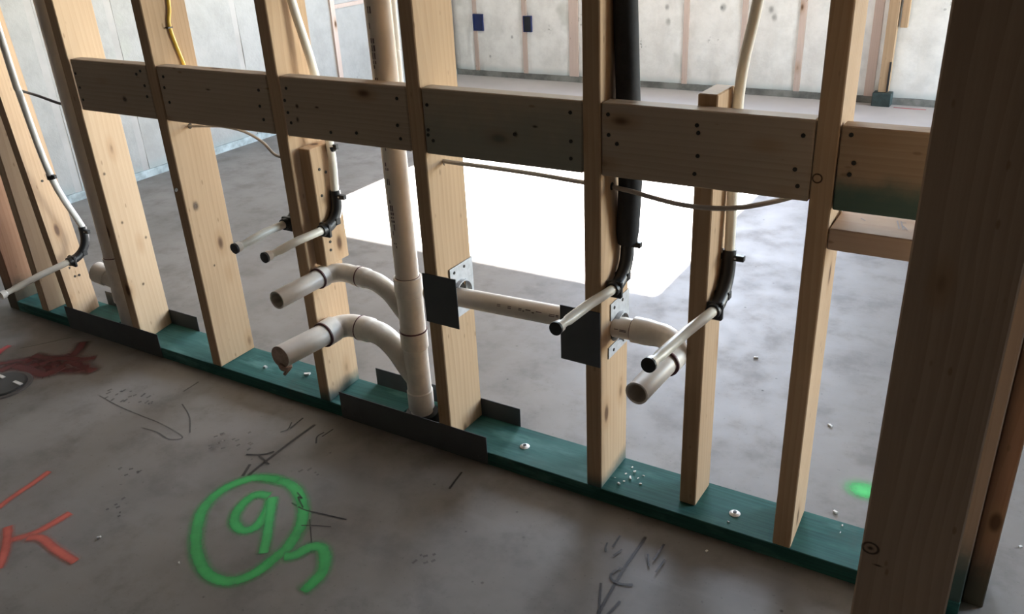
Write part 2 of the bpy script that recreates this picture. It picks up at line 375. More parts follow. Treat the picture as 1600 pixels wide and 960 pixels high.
# ------------------------------------------------------------------ framed wall
S, T = .038, .140
def stud(name, label, fr, rr, mat, z0=.038, z1=2.42, y0=0., y1=T, lean=0., wd=S, cat='stud', group='upright studs of the framed wall'):
    """fr/rr: x of the right edge at front / rear at z=0; lean = metres of x per metre up"""
    L = lambda z: lean*z
    c = [(fr-wd+L(z0), y0, z0), (fr+L(z0), y0, z0), (rr+L(z0), y1, z0), (rr-wd+L(z0), y1, z0),
         (fr-wd+L(z1), y0, z1), (fr+L(z1), y0, z1), (rr+L(z1), y1, z1), (rr-wd+L(z1), y1, z1)]
    bm = bmesh.new()
    if abs(lean) > .05:   # bowed stud: leans up to 1.15 m, then runs straight up
        zm = 1.15; P = lambda x, y, z: bm.verts.new((x+lean*min(z, zm), y, z))
        R3 = [[P(fr-wd, y0, z), P(fr, y0, z), P(rr, y1, z), P(rr-wd, y1, z)] for z in (z0, .6, .9, zm, 1.3, z1)]
        bm.faces.new(R3[0][::-1]); bm.faces.new(R3[-1])
        for a_, b_ in zip(R3, R3[1:]):
            for k in range(4): bm.faces.new((a_[k], a_[(k+1) % 4], b_[(k+1) % 4], b_[k]))
    else: add_hexa(bm, c, .0022)
    o = mesh_obj(name, bm, mat, origin=((fr+rr)/2-S/2, (y0+y1)/2, z0)); tag(o, label, cat, group); return o
def on_thing(o):  # lets a mesh thing parent parts that are given in world coordinates
    return o
tp = mesh_obj('top_plate', box(-1.85, 2.6, 0, T, 2.42, 2.458, bev=.002), M_BLK); tag(tp, 'horizontal timber top plate above the framed wall, out of the picture', 'plate')
# sole plate with the cut-outs for the two drain pipes
bm = bmesh.new()
def slab(x0, x1, y0=0., y1=T): add_box(bm, x0, x1, y0, y1, 0, .038, .0015)
slab(-1.73, -1.212); slab(-1.212, -1.118, 0, .028); slab(-1.212, -1.118, .112, T)
slab(-1.118, .035); slab(.035, .185, 0, .022); slab(.035, .185, .12, T); slab(.185, 1.4335)
sole = mesh_obj('sole_plate', bm, M_PLATE, origin=(0, .07, 0)); tag(sole, 'long green treated timber plate lying on the concrete under all the studs', 'plate')
s1 = stud('stud', 'reddish dark stud at the far left edge, where the green plate begins', -1.729, -1.735, M_RED, z0=0, wd=.06)
s2 = stud('stud', 'pale stud, second from the left edge, left of the white water tube', -1.530, -1.535, M_STUDP)
s3 = stud('stud', 'yellowish stud on the left with the white tube and black bend clipped to it', -1.358, -1.395, M_STUD, y1=.113, lean=-.075)
sA = stud('stud', 'stud right of the left drain pipe, at the left end of the blocking row', -1.004, -1.034, M_STUDP, lean=-.006)
sB = stud('stud', 'stud with the yellow cable stapled to its side above the blocking', -.6335, -.634, M_STUD)
sC = stud('stud', 'stud behind the two curved drain stubs, with a short block nailed to it', -.186, -.196, M_STUDS)
sD = stud('stud', 'stud right of the tall white stack, carrying the left square nail plate', .236, .239, M_STUD)
sE = stud('stud', 'stud carrying the right square nail plate, beside the black foam pipe sleeve', .6650, .6655, M_STUDS)
sG = stud('stud', 'narrow dark stud between the middle blocking and the green-stained block', 1.107, 1.102, M_STUD)
sI = stud('stud', 'slim paler stud squeezed in right behind the big post', 1.4335, 1.4335, M_STRIP)
sJ = stud('door_trimmer', 'dark reddish stud standing on the floor right of the big post, at the door opening', 1.4735, 1.4735, M_RED, z0=0, z1=2.42, y0=.05, y1=.139, cat='stud')
sF = stud('cripple_stud', 'short upright behind the blocking, with a sawn top just above it and a black bend', .8815, .884, M_STUD, z1=.972, y0=.041, y1=.13, cat='stud')
bm = bmesh.new(); add_box(bm, 1.2685, 1.4085, -.26, -.222, 0, 2.5, .003)
post = mesh_obj('corner_post', bm, M_POST, origin=(1.3385, -.24, 0)); tag(post, 'wide dark post, broad face to the viewer, nearest timber on the right', 'post')
mesh_obj('base_block', box(1.2700, 1.4070, -.2215, -.001, 0, .038, bev=.001), M_PLATE, post)

# ------------------------------------------------------------------ blocking row
ZB, ZT = .806, .951
def nails(parent, pts, ax='y', val=0., d=(0, -1, 0), r=.0042):
    for u, v in pts:
        p = at(u, v, ax, val); mesh_obj('nail', disc_bm(p-Vector(d)*.001, d, r, .0022, 8), M_NAIL, parent)
def block(label, x0, x1, mat, npts, z0=ZB, z1=ZT, y0=.0015):
    o = mesh_obj('blocking_board', box(x0, x1, y0, y0+.038, z0, z1, bev=.0022), mat, origin=((x0+x1)/2, y0+.019, z0))
    tag(o, label, 'board', 'blocking boards between the studs'); nails(o, npts, 'y', y0-.0003); return o
block('leftmost short blocking board, darkest, with a round knot', -1.004, -.673, M_BLK, [(118,115),(125,137),(130,156),(219,111),(213,116),(226,134),(230,151)])
block('blocking board right of the stud with the yellow cable', -.631, -.227, M_BLK, [(255,120),(257,137),(265,160),(404,141),(406,166),(412,187)])
block('blocking board in front of the tall white stack', -.184, .196, M_BLK, [(447,138),(445,157),(450,176),(455,192),(517,207),(557,208),(620,154),(621,196),(626,217)])
block('greyish green blocking board left of the black foam sleeve', .2385, .625, M_BLKG, [(667,164),(669,203),(677,220),(669,211),(804,210),(891,176),(892,221),(892,248)])
block('longest blocking board, in front of the sawn cripple top', .667, 1.067, M_BLK, [(950,179),(951,211),(964,225),(1089,196),(1091,208),(1090,244),(1085,272),(1255,212),(1242,265),(1246,291)])
block('green-stained blocking board against the big post', 1.109, 1.393, M_BLKT, [(1330,211),(1334,255),(1327,273)], .797, .945)
fb = mesh_obj('flat_block', box(1.1085, 1.395, .0, T, .723, .763, bev=.002), M_FLATB, origin=(1.2, .07, .723)); tag(fb, 'short pinkish block lying flat under the green-stained board', 'board')
for a, b_ in (((1402,345),(1405,358)), ((1408,346),(1411,359)), ((1408,347),(1416,349)), ((1411,353),(1418,360)), ((1345,341),(1352,345))):
    p, q = at(*a, 'z', .7636), at(*b_, 'z', .7636); d = (q-p).normalized(); s_ = Vector((-d.y, d.x, 0))*.0013
    bm = bmesh.new(); vs = [bm.verts.new(c) for c in (p-s_, q-s_, q+s_, p+s_)]; bm.faces.new(vs)
    mesh_obj('pencil_mark', bm, M_INK, fb)
bm = bmesh.new(); add_box(bm, -.1845, -.1465, .028, .117, .452, .768, .002)
cb = mesh_obj('nailer_block', bm, M_STUD, origin=(-.165, .07, .452)); tag(cb, 'short upright block nailed to the stud behind the curved drain stubs', 'board')
nails(cb, [(499,265),(509,269),(503,306),(517,391),(516,378)], 'x', -.146, (1, 0, 0))
nails(sB, [(275,297)], 'x', -.6335, (1, 0, 0), .006)
nails(s3, [(66,283),(108,419),(117,432),(124,430),(116,414)], 'x', -1.388, (1, 0, 0), .0045)

M_KNOT = paint('knot_wood', (.07, .035, .016), .85)
def knot(parent, u, v, ax, val, n_, ra, rz, ring_=False, name='knot', mat=None):
    """a flat knot in a board face: ellipse ra across, rz along"""
    c = at(u, v, ax, val); bm = bmesh.new(); uvl = bm.loops.layers.uv.verify()
    ex = Vector((0, 1, 0)) if ax == 'x' else Vector((1, 0, 0)); N = 24
    P = lambda k, f_: c+ex*(ra*f_*math.cos(k*2*math.pi/N))+Vector((0, 0, rz*f_*math.sin(k*2*math.pi/N)))
    inner = .55 if ring_ else 0.02
    A = [bm.verts.new(P(k, inner)) for k in range(N)]; B_ = [bm.verts.new(P(k, 1)) for k in range(N)]
    for k in range(N):
        f = bm.faces.new((A[k], B_[k], B_[(k+1) % N], A[(k+1) % N]))
        for lp_, v_ in zip(f.loops, (0. if ring_ else .5, 1, 1, 0. if ring_ else .5)): lp_[uvl].uv = (.5, v_)
    mesh_obj(name, bm, mat or M_KNOT, parent)
M_BLOT = paint('foam_blotch', (.16, .16, .14), .55)
for u, v, ra in ((1042, 11, .022), (1044, 34, .028), (1130, 12, .030), (1205, 15, .026), (1210, 27, .026), (1128, 12, .016), (800, 58, .016), (766, 88, .014)): knot(wallb, u, v, 'y', FY-.016, None, ra, ra*1.3, False, 'dark_blotch', M_BLOT)
knot(post, 1360, 857, 'y', -.2604, None, .016, .014, True); knot(post, 1360, 857, 'y', -.2605, None, .008, .006)
knot(post, 1371, 884, 'y', -.2604, None, .012, .003)
knot(sG, 1277, 279, 'y', -.0004, None, .010, .010, True)
knot(sB, 306, 322, 'x', -.6330, None, .014, .020); knot(sB, 335, 415, 'x', -.6330, None, .005, .006)
knot(sD, 684, 97, 'x', .2366, None, .006, .018)
for u, v in ((163,272),(191,348),(224,444),(228,371)): knot(sA, u, v, 'x', -1.0045-(.012 if u > 200 else .006), None, .007, .008)
for o_ in list(COL.objects):
    if o_.get('label', '').startswith('leftmost short'): knot(o_, 195, 155, 'y', .0010, None, .014, .012)
    if o_.get('label', '').startswith('greyish green'): knot(o_, 806, 210, 'y', .0010, None, .007, .009); knot(o_, 836, 198, 'y', .0010, None, .010, .004)
    if o_.get('label', '').startswith('blocking board right'): knot(o_, 325, 140, 'y', .0010, None, .013, .004)
    if o_.get('label', '').startswith('blocking board in front'): knot(o_, 464, 166, 'y', .0010, None, .008, .008); knot(o_, 465, 187, 'y', .0010, None, .007, .010); knot(o_, 495, 168, 'y', .0010, None, .010, .004)

# ------------------------------------------------------------------ steel plates
def bolt_dimples(parent, pts, y):
    for u, v in pts:
        p = at(u, v, 'y', y); mesh_obj('embossed_mark', tube([p, p+Vector((0, -.0012, 0))], [.006, .004], 10), M_STEEL, parent)
def nail_plate(label, x0, x1, z0, z1, skew=0.):
    bm = bmesh.new(); add_hexa(bm, [(x0-skew, -.0025, z0), (x1-skew, -.0025, z0-.0015), (x1-skew, -.0003, z0), (x0-skew, -.0003, z0), (x0, -.0025, z1), (x1, -.0025, z1), (x1, -.0003, z1), (x0, -.0003, z1)], .0004)
    o = mesh_obj('nail_plate', bm, M_STEEL); return tag(o, label, 'metal plate', 'square steel nail plates')
nail_plate('left square dark steel nail plate, right of the tall white stack', .1930, .2905, .3805, .510, 0)
nail_plate('right square dark steel nail plate, under the end of a water stub', .5672, .6645, .369, .503, .0)
def shield(label, x0, x1, y, z0, z1, embossed=()):
    o = mesh_obj('shield_plate', box(x0, x1, y, y+.0022, z0, z1, bev=.0004), M_STEEL); tag(o, label, 'metal plate', 'long steel shields along the sole plate')
    bolt_dimples(o, embossed, y)
    return o
shield('long dark steel shield on the plate front, below the tall white stack', -.1445, .3455, -.0027, .0005, .0845, [(539,641),(553,649),(565,652),(740,712),(750,714)])
shield('long dark steel shield on the plate front, at the left drain pipe', -1.415, -.918, -.0027, .0005, .0865)
shield('dark steel shield on the far edge of the plate, behind the tall white stack', -.129, .360, T+.0005, .0005, .0915)
shield('dark steel shield on the far edge of the plate, behind the left drain pipe', -1.385, -.897, T+.0005, .0005, .090)
def shoe(label, X, z, zt):
    t = thing('stud_shoe', (X, .09, z), label, 'bracket', 'galvanised stud shoes')
    bm = bmesh.new(); add_box(bm, X+.0004, X+.0022, .045, T+.001, z+.030, zt, .0004); add_box(bm, X+.0004, X+.0022, .108, T+.001, z-.032, z+.030, .0002); add_box(bm, X+.0004, X+.0022, .035, T+.001, z-.060, z-.032, .0004)
    add_box(bm, X-.030, X+.0022, T+.0003, T+.002, z-.060, zt, .0003)
    mesh_obj('strap', bm, M_GALV, t)
    # curved lip round the notch
    pts = []; bm = bmesh.new(); N = 14; rows = []
    for i in range(N+1):
        a = math.radians(-80+210*i/N); cy, cz = .084, z
        row = []
        for rr_, xx in ((.0335, X+.0004), (.0335, X+.0135), (.0365, X+.0135), (.0365, X+.0004)):
            row.append(bm.verts.new((xx, cy+rr_*math.cos(a), cz+rr_*math.sin(a))))
        rows.append(row)
    for i in range(N):
        for k in range(4): bm.faces.new((rows[i][k], rows[i][(k+1) % 4], rows[i+1][(k+1) % 4], rows[i+1][k]))
    bm.faces.new(rows[0]); bm.faces.new(rows[-1][::-1]); bmesh.ops.recalc_face_normals(bm, faces=bm.faces)
    mesh_obj('lip', bm, M_GALV, t)
    mesh_obj('notch', disc_bm((X+.0003, .078, z), (1, 0, 0), .031, .0003, 24), M_DARK, t)
    for y, zz in ((.062, zt-.014), (.105, zt-.013), (.060, z-.047), (.112, z-.047)):
        mesh_obj('nail', disc_bm((X+.002, y, zz), (1, 0, 0), .0042, .0015, 8), M_NAIL, t)
    return t
shoe('galvanised stud shoe on the left, where the level pipe leaves the stud', .2392, .430, .507)
shoe('galvanised stud shoe on the right, behind the elbow of the level pipe', .6658, .432, .503)

# ------------------------------------------------------------------ drain pipes
def print_marks(parent, axis_p, axis_d, r, a0, a1, ang, n, side=Vector((0, -1, 0)), h=.010, seed=1):
    """short printed dashes round the pipe wall: illegible maker's line"""
    rnd = random.Random(seed); d = Vector(axis_d).normalized(); e = (side-d*side.dot(d)).normalized(); f = d.cross(e); bm = bmesh.new(); s = a0
    while s < a1:
        L = rnd.uniform(.004, .016)
        for k in range(2):
            if rnd.random() < .25: continue
            q0 = ang + (k-.5)*h/r*.9; q1 = q0 + h/r*.7*rnd.uniform(.5, 1)
            P = [Vector(axis_p)+d*t_+(e*math.cos(q)+f*math.sin(q))*(r+.0005) for t_, q in ((s, q0), (s+L, q0), (s+L, q1), (s, q1))]
            bm.faces.new([bm.verts.new(p) for p in P])
        s += L+rnd.choice((.003, .004, .02))
    return tag(mesh_obj('printed_line', bm, M_INK, parent), kind='stuff')
XS, YS = .0875, .07
st = thing('drain_stack', (XS, YS, 0), 'tall vertical white plastic stack with two curved branches between two studs', 'pipe')
RP = .0302
mesh_obj('riser_pipe', tube([(XS, YS, .445), (XS, YS, 2.41)], RP, 32), M_PVC, st, smooth=True)
# double fitting body
bm = bmesh.new()
body = [(0.035, .0300), (.060, .0300), (.062, .0352), (.115, .0352), (.118, .0330), (.150, .0330), (.200, .0325), (.245, .0325), (.250, .0365), (.295, .0365), (.300, .034), (.345, .034), (.350, .0335), (.400, .0345), (.402, .0365), (.452, .0365), (.4525, .031)]
add_tube(bm, [(XS, YS, z) for z, _ in body], [r for _, r in body], 32)
mesh_obj('stack_fitting', bm, M_FIT, st, smooth=True)
for z in (.452, .299): mesh_obj('primer_ring', ring((XS, YS, z), (0, 0, 1), .0310 if z > .4 else .0362, .0006, .003), M_PRIMER, st)
print_marks(st, (XS, YS, 0), (0, 0, 1), RP, .54, 1.25, -.1, 40, seed=4, h=.0065)
def branch(root, arm_pts, xe, ze, ye, zend, rr, rad, hub):
    """curved branch that leaves the stack to the left and turns to the viewer"""
    arm = smooth_path([(x, YS, z) for x, z in arm_pts], 6)
    n_ = len(arm)
    mesh_obj('branch_arm', tube(arm, [rr*(1.14 if i > n_-7 else 1.04) for i in range(n_)], 28), M_FIT, root, smooth=True)
    a = arm[-1]; c0 = Vector((xe+rad, YS, ze)); n0 = smooth_path([a+Vector((.001, 0, 0)), a.lerp(c0, .5), c0], 3)
    arc = [c0+Vector((-rad*math.sin(t), -rad*(1-math.cos(t)), 0)) for t in [math.radians(k*9) for k in range(1, 11)]]
    e2 = arc[-1]+Vector((0, -hub, 0)); pts = n0+arc
    mesh_obj('elbow', tube(pts, [rr*1.14]*3+[rr*1.05]*(len(pts)-5)+[rr*1.10, rr*1.18], 28), M_FIT, root, smooth=True)
    mesh_obj('hub', tube([arc[-1]+Vector((0, .010, 0)), e2+Vector((0, .002, 0)), e2], [rr*1.19, rr*1.19, rr*1.12], 28), M_FIT, root, smooth=True)
    mesh_obj('primer_ring', ring(e2, (0, -1, 0), rr*1.15, .0008, .004), M_PRIMER, root)
    mesh_obj('primer_ring', ring(a, (1, 0, 0), rr*1.145, .0008, .003), M_PRIMER, root)
    tip = Vector((xe, ye, zend)); bm = bmesh.new(); add_tube(bm, [e2+Vector((0, .01, 0)), tip], rr, 28, (False, False)); add_pipe_end(bm, tip, (0, -1, 0), rr, rr*.84)
    return mesh_obj('stub_pipe', bm, M_PVC, root, smooth=True)
branch(st, [(.0875, .325), (.058, .357), (.026, .392), (-.012, .413), (-.045, .419), (-.072, .421)], -.165, .423, -.143, .4245, .0241, .048, .014)
branch(st, [(.0875, .148), (.058, .182), (.022, .228), (-.018, .256), (-.055, .263), (-.094, .264)], -.159, .265, -.171, .277, .0302, .050, .032)
mesh_obj('test_cap', tube([(-.159, -.170, .277), (-.159, -.1725, .277)], [.0300, .0285], 24), M_CAP, st)
bm = bmesh.new(); add_tube(bm, smooth_path([(-.165, -.172, .255), (-.153, -.167, .247), (-.153, -.152, .241), (-.157, -.171, .224)], 4), [.006, .009, .011, .012, .012, .011, .010, .009, .008, .007, .006, .005, .004], 8)
mesh_obj('glue_drip', bm, M_CAP, st, smooth=True)
# rough rubber sleeve in the sole-plate cutout
mesh_obj('slab_collar', tube([(XS, YS, .0006), (XS, YS, .046), (XS, YS, .0465)], [.0465, .0445, .034], 24), M_BLACK, st)

hp = thing('level_drain_pipe', (.45, .07, .43), 'level white plastic pipe running through two studs to an elbow on the right', 'pipe')
def HZ(x): return .4268+(x-.28)*.030
mesh_obj('straight_pipe', tube([(.150, .07, HZ(.15)), (.730, .07, HZ(.730))], .0241, 28), M_PVC, hp, smooth=True)
print_marks(hp, (.20, .07, HZ(.20)), (1, 0, .03), .0241, .17, .33, -.45, 20, seed=9, h=.004)
print_marks(hp, (.20, .07, HZ(.20)), (1, 0, .03), .0241, .475, .50, -.25, 4, seed=12, h=.003)
zc = HZ(.76); A_ = Vector((.712, .07, zc))
mesh_obj('hub', tube([A_-Vector((.001, 0, 0)), A_, A_+Vector((.033, 0, 0)), A_+Vector((.052, 0, 0)), A_+Vector((.060, 0, 0))], [.026, .0292, .0292, .0268, .0262], 28), M_FIT, hp, smooth=True)
e0 = A_+Vector((.058, 0, 0)); rad = .052; ang = [math.radians(k*9) for k in range(11)]
bend = [e0+Vector((rad*math.sin(t), -rad*(1-math.cos(t)), -.016*(1-math.cos(t)))) for t in ang]
mesh_obj('elbow', tube(bend, .0268, 28), M_FIT, hp, smooth=True)
e1 = bend[-1]; dd = Vector((-.05, -1, -.005)).normalized()
mesh_obj('hub', tube([e1-dd*.006, e1+dd*.030], .0292, 28), M_FIT, hp, smooth=True)
mesh_obj('primer_ring', ring(e1+dd*.030, dd, .0292, .0006, .004), M_PRIMER, hp)
tip = e1+dd*.166
bm = bmesh.new(); add_tube(bm, [e1+dd*.02, tip], .0241, 28, (False, False)); add_pipe_end(bm, tip, dd, .0241, .0205)
mesh_obj('stub_pipe', bm, M_PVC, hp, smooth=True)
mesh_obj('primer_ring', ring((.7105, .07, zc), (1, 0, 0), .0250, .0006, .0025), M_PRIMER, hp)

LPX = -1.160
lp = thing('left_drain_pipe', (LPX, .07, 0), 'grey-white upright drain pipe at the far left with a capped side tee', 'pipe')
mesh_obj('riser_pipe', tube([(LPX, .07, .035), (LPX, .07, 2.41)], RP, 28), M_PVC, lp, smooth=True)
bm = bmesh.new(); add_tube(bm, [(LPX, .07, z) for z in (.13, .131, .17, .19, .25, .29, .2905)], [.0303, .0350, .0350, .033, .033, .0350, .0303], 28)
add_tube(bm, [(LPX-.01, .07, .20), (LPX-.045, .062, .212), (LPX-.046, .062, .2125), (LPX-.085, .052, .226), (LPX-.0852, .052, .226)], [.031, .031, .0355, .0355, .030], 28)
mesh_obj('side_tee', bm, M_FIT, lp, smooth=True)
mesh_obj('primer_ring', ring((LPX, .07, .292), (0, 0, 1), .0303, .0012, .003), M_PRIMER, lp)
mesh_obj('branch_hole', tube([(LPX-.0853, .052, .2260), (LPX-.0860, .0518, .2262)], .026, 24), M_CAP, lp)

# ------------------------------------------------------------------ water tubes
def clip_body(root, P, rad, top, R_):
    """black bend support round the turn of a tube. P: list of path points covered"""
    mesh_obj('bend_support', tube(P, R_, 14), M_BLACK, root, smooth=True)
def water_tube(label, X, vert, zc, tip, radius=.062, yv=.10, r=.0105, sleeve=None, tab=1, wtab=.032, mat=None, ztop=2.3, cap=True, xtab=None):
    """vert: points above the bend, top first; then a quarter turn to the viewer and a stub ending at tip"""
    mat = mat or M_PEX
    t = thing('water_tube', (X, yv, zc), label, 'tube', 'water stub tubes')
    vp = smooth_path([Vector(v) for v in vert]+[Vector((X, yv, zc+radius+.03))], 5)
    arc = [Vector((X, yv-radius+radius*math.cos(a), zc+radius-radius*math.sin(a))) for a in [math.radians(k*10) for k in range(10)]]
    mesh_obj('riser', tube(vp+[arc[0]], r, 16), mat, t, smooth=True)
    tip = Vector(tip); d = (tip-arc[-1]).normalized()
    mesh_obj('stub', tube([arc[-2], arc[-1], arc[-1].lerp(tip, .45)+Vector((0, 0, .003)), tip-d*.050, tip-d*.044, tip-d*.016], [r, r, r, r, r*.84, r*.84], 16), M_PEX, t, smooth=True)
    mesh_obj('crimp_ring', tube([tip-d*.022, tip-d*.019, tip-d*.003], [r*.9, r+.0016, r+.0026], 18), M_FIT, t, smooth=True)
    if cap: mesh_obj('black_cap', tube([tip-d*.005, tip+d*.0005, tip+d*.001], [r+.0032, r+.0032, r+.0022], 18), M_BLACK, t, smooth=True)
    S_ = [arc[0]+Vector((0, 0, .030)), arc[0]+Vector((0, 0, .012))]+arc+[arc[-1]+d*.012]
    mesh_obj('bend_support', tube(S_, [r+.0030]*2+[r+.0042]*(len(S_)-4)+[r+.0055, r+.0045], 14), M_BLACK, t, smooth=True)
    bm = bmesh.new(); z0 = arc[0].z+.008
    add_box(bm, X-wtab*.55, X+wtab, yv-.006, yv+.006, z0, z0+.012, .001)
    mesh_obj('mounting_tab', bm, M_BLACK, t)
    e = arc[-1]; bm = bmesh.new()
    add_box(bm, X-.017, X+.017, e.y-.002, e.y+.010, e.z-.022, e.z+.016, .003)
    mesh_obj('end_collar', bm, M_BLACK, t)
    a5 = arc[5]; bm = bmesh.new(); add_box(bm, X-.016, X+.016, a5.y-.007, a5.y+.011, a5.z-.012, a5.z+.006, .002)
    mesh_obj('lug', bm, M_BLACK, t)
    for sx in (.45,): mesh_obj('nail', disc_bm((X+wtab*sx, yv-.0062, z0+.006), (0, -1, 0), .0024, .001, 8), M_SHINY, t)
    return t
# stub 5 on the cripple
water_tube('right water tube: pale riser, black bend and stub in front of the open drain stub', .899, [(1.02, .12, 2.41), (.945, .12, 1.35), (.919, .12, 1.1265), (.8955, .12, .955)], .541, at(1013, 571, 'x', .899), radius=.075, yv=.115)
t4 = water_tube('water tube in a black foam sleeve, its stub ending over the right nail plate', .684, [(.689, .066, 2.41), (.689, .066, 1.5), at(977.5, 0, 'y', .066), at(981.5, 150, 'y', .066)], .553, at(868, 514, 'x', .684), radius=.066, yv=.092)
bm = bmesh.new(); add_tube(bm, [Vector((.689, .066, 2.41)), at(977.5, 0, 'y', .066), at(981.5, 150, 'y', .066), at(985, 285, 'y', .070), at(981, 360, 'y', .088), at(980.5, 379, 'y', .091), at(980.5, 381, 'y', .091)], [.0232, .0234, .0240, .0245, .0242, .021, .012], 22)
mesh_obj('foam_sleeve', bm, M_FOAMB, t4, smooth=True)
p3 = [Vector((-.176, .0735, 1.115)), Vector((-.152, .090, .9445)), Vector((-.1335, .090, .764))]
up3 = Vector((-.177, .055, 2.41))
water_tube('upper water tube over the curved drain stubs, black bend on the nailed block', -.1325, [up3, (-.1775, .060, 1.55), (-.1775, .066, 1.22)]+p3, .561, at(413, 403, 'x', -.1325), radius=.058, yv=.083)
water_tube('left one of the paired water stubs, its black bend hidden behind the stud', -.2505, [(-.2505, .085, 2.41), (-.2505, .085, 1.2)], .5655, at(366, 389, 'x', -.2505), radius=.05, yv=.060, wtab=.014)
t1v = [at(2, 60, 'x', -1.33), at(30, 145, 'x', -1.335), at(80, 277, 'x', -1.335)]
up1 = Vector((t1v[0].x-.05, t1v[0].y, 2.41))
t1 = water_tube('leftmost white water tube, curving down to a stub at the picture edge', -1.335, [up1]+t1v, .262, at(0, 463, 'x', -1.335), radius=.07, yv=.095, mat=M_WPEX, cap=False)
c = at(80, 277, 'x', -1.335)
mesh_obj('tube_clamp', (lambda b: (add_tube(b, [c-Vector((0, 0, .006)), c+Vector((0, 0, .006))], .0135, 14), add_box(b, c.x-.02, c.x+.026, c.y-.005, c.y+.005, c.z-.002, c.z+.010, .001), b)[2])(bmesh.new()), M_BLACK, t1)
t3 = [o for o in COL.objects if o.get('label', '').startswith('upper water tube')][0]
c = at(518, 232, 'x', -.133)
mesh_obj('tube_clamp', (lambda b: (add_tube(b, [c-Vector((0, 0, .006)), c+Vector((0, 0, .006))], .0130, 14), add_box(b, c.x-.016, c.x+.020, c.y-.005, c.y+.005, c.z-.002, c.z+.012, .001), b)[2])(bmesh.new()), M_BLACK, t3)
pts = [Vector((.118, .105, 2.41)), at(614, 0, 'y', .105), at(620, 64, 'y', .105), at(626, 130, 'y', .105), Vector((.100, .105, .84))]
o = mesh_obj('thin_water_tube', tube(smooth_path(pts, 4), .0075, 14), M_WPEX, smooth=True); tag(o, 'thin white tube close behind the right side of the tall stack, above the blocking', 'tube')

# ------------------------------------------------------------------ cables
def cable(name, label, pts, r, mat, cat='cable'):
    o = mesh_obj(name, tube(smooth_path(pts, 6), r, 10), mat, smooth=True); tag(o, label, cat); return o
Y = .065
cR = cable('thin_cable', 'thin beige cable sagging from stud to stud below the blocking on the right',
      [(.215, Y, .776), at(694, 252, 'x', .2392), at(760, 261, 'y', .06), at(835, 272, 'y', .058), at(905, 284, 'y', .05), (.645, .058, .768), at(958, 292, 'x', .6656), at(973, 296, 'y', .0395), at(990, 300, 'y', .0345), at(1020, 309, 'y', .033), at(1060, 319, 'y', .030), at(1105, 325, 'y', .028), at(1150, 325, 'y', .034), at(1200, 317, 'y', .05), at(1245, 305, 'y', .06), (1.085, .065, .83)], .0050, M_CABLE)
cL = cable('thin_cable', 'thin dark cable running from the leftmost tube stud to the left drain pipe', [at(33, 142, 'y', .04), at(60, 150, 'y', .04), at(98, 163, 'y', .07), (-1.19, .100, .79), (-1.08, .105, .775)], .0045, M_DCABLE)
cM = cable('thin_cable', 'thin beige cable drooping just under the second blocking board', [(-.655, .07, .776), at(296, 197, 'x', -.6330), at(325, 197, 'y', .075), at(350, 198, 'y', .08), at(382, 206, 'y', .08), at(410, 222, 'y', .07), at(434, 244, 'y', .06), (-.205, .06, .735)], .0040, M_CABLE)
yc = cable('yellow_cable', 'yellow cable stapled to the side of a stud at the top left', [(-.6285, .088, 2.41), (-.6285, .089, 1.3), at(263, 0, 'x', -.6285), at(265, 42, 'x', -.6285), at(287, 100, 'x', -.6285), (-.6285, .10, .88)], .0048, M_YELLOW)
c = at(265, 43, 'x', -.626); mesh_obj('staple', box(-.6335, -.6225, c.y-.008, c.y+.008, c.z-.002, c.z+.002, bev=.0005), M_BLACK, yc)
for par, u, v, X, r in ((sB, 297, 197, -.6335, .008), (sD, 695, 254, .2368, .008), (sE, 956, 291, .6650, .009)):
    p = at(u, v, 'x', X); mesh_obj('drilled_hole', disc_bm(p-Vector((.001, 0, 0)), (1, 0, 0), r, .0016, 14), M_DARK, par)

# ------------------------------------------------------------------ anchors, chips, floor fittings
for (u, v), lab in (((820, 698), 'bright washer with nail in the green plate, between the two nail-plated studs'), ((1148, 803), 'bright washer with nail in the green plate, right of the short cripple stud')):
    p = at(u, v, 'z', .0382); t = thing('anchor_nail', p, lab, 'nail', None)
    mesh_obj('washer', tube([p, p+Vector((0, 0, .0008)), p+Vector((0, 0, .004))], [.0125, .0125, .007], 18), M_SHINY, t)
    mesh_obj('nail_head', tube([p+Vector((0, 0, .0038)), p+Vector((0, 0, .006))], [.0042, .0042], 10), M_NAIL, t)
def chip(p, s, mat, label, group, cat='chip', name='wood_chip'):
    bm = bmesh.new(); a = random.uniform(0, 6.28); h = s*random.uniform(.25, .5)
    d = Vector((math.cos(a), math.sin(a), 0)); e = Vector((-d.y, d.x, 0)); L, W = s*random.uniform(.8, 1.3), s*random.uniform(.35, .7)
    c = [p+d*(i*L)+e*(j*W)+Vector((0, 0, k)) for k in (.0002, h) for i, j in ((-.5, -.5), (.5, -.35), (.4, .5), (-.35, .4))]
    add_hexa(bm, c, 0); bmesh.ops.recalc_face_normals(bm, faces=bm.faces)
    o = mesh_obj(name, bm, mat); tag(o, label, cat, group)
for u, v, s in ((985,748,.012),(975,753,.006),(1001,757,.008),(967,757,.009),(992,738,.007),(1006,744,.005),(978,741,.006),(997,748,.005),(961,737+10,.005),(988,731,.006)):
    chip(at(u, v, 'z', .0385), s, M_CHIP if s > .0085 else M_FIT, {.012: 'largest white chip in the sprinkle on the green plate, right of the stained-foot stud', .009: 'white chip at the left end of the sprinkle on the green plate'}.get(s, 'small pale crumb in the sprinkle on the green plate, right of the stained-foot stud'), 'pale chips on the green plate beside the stained stud')
chip(at(1138, 816, 'z', .0385), .005, M_CHIP, 'tiny pale chip on the green plate just below the right washer', None)
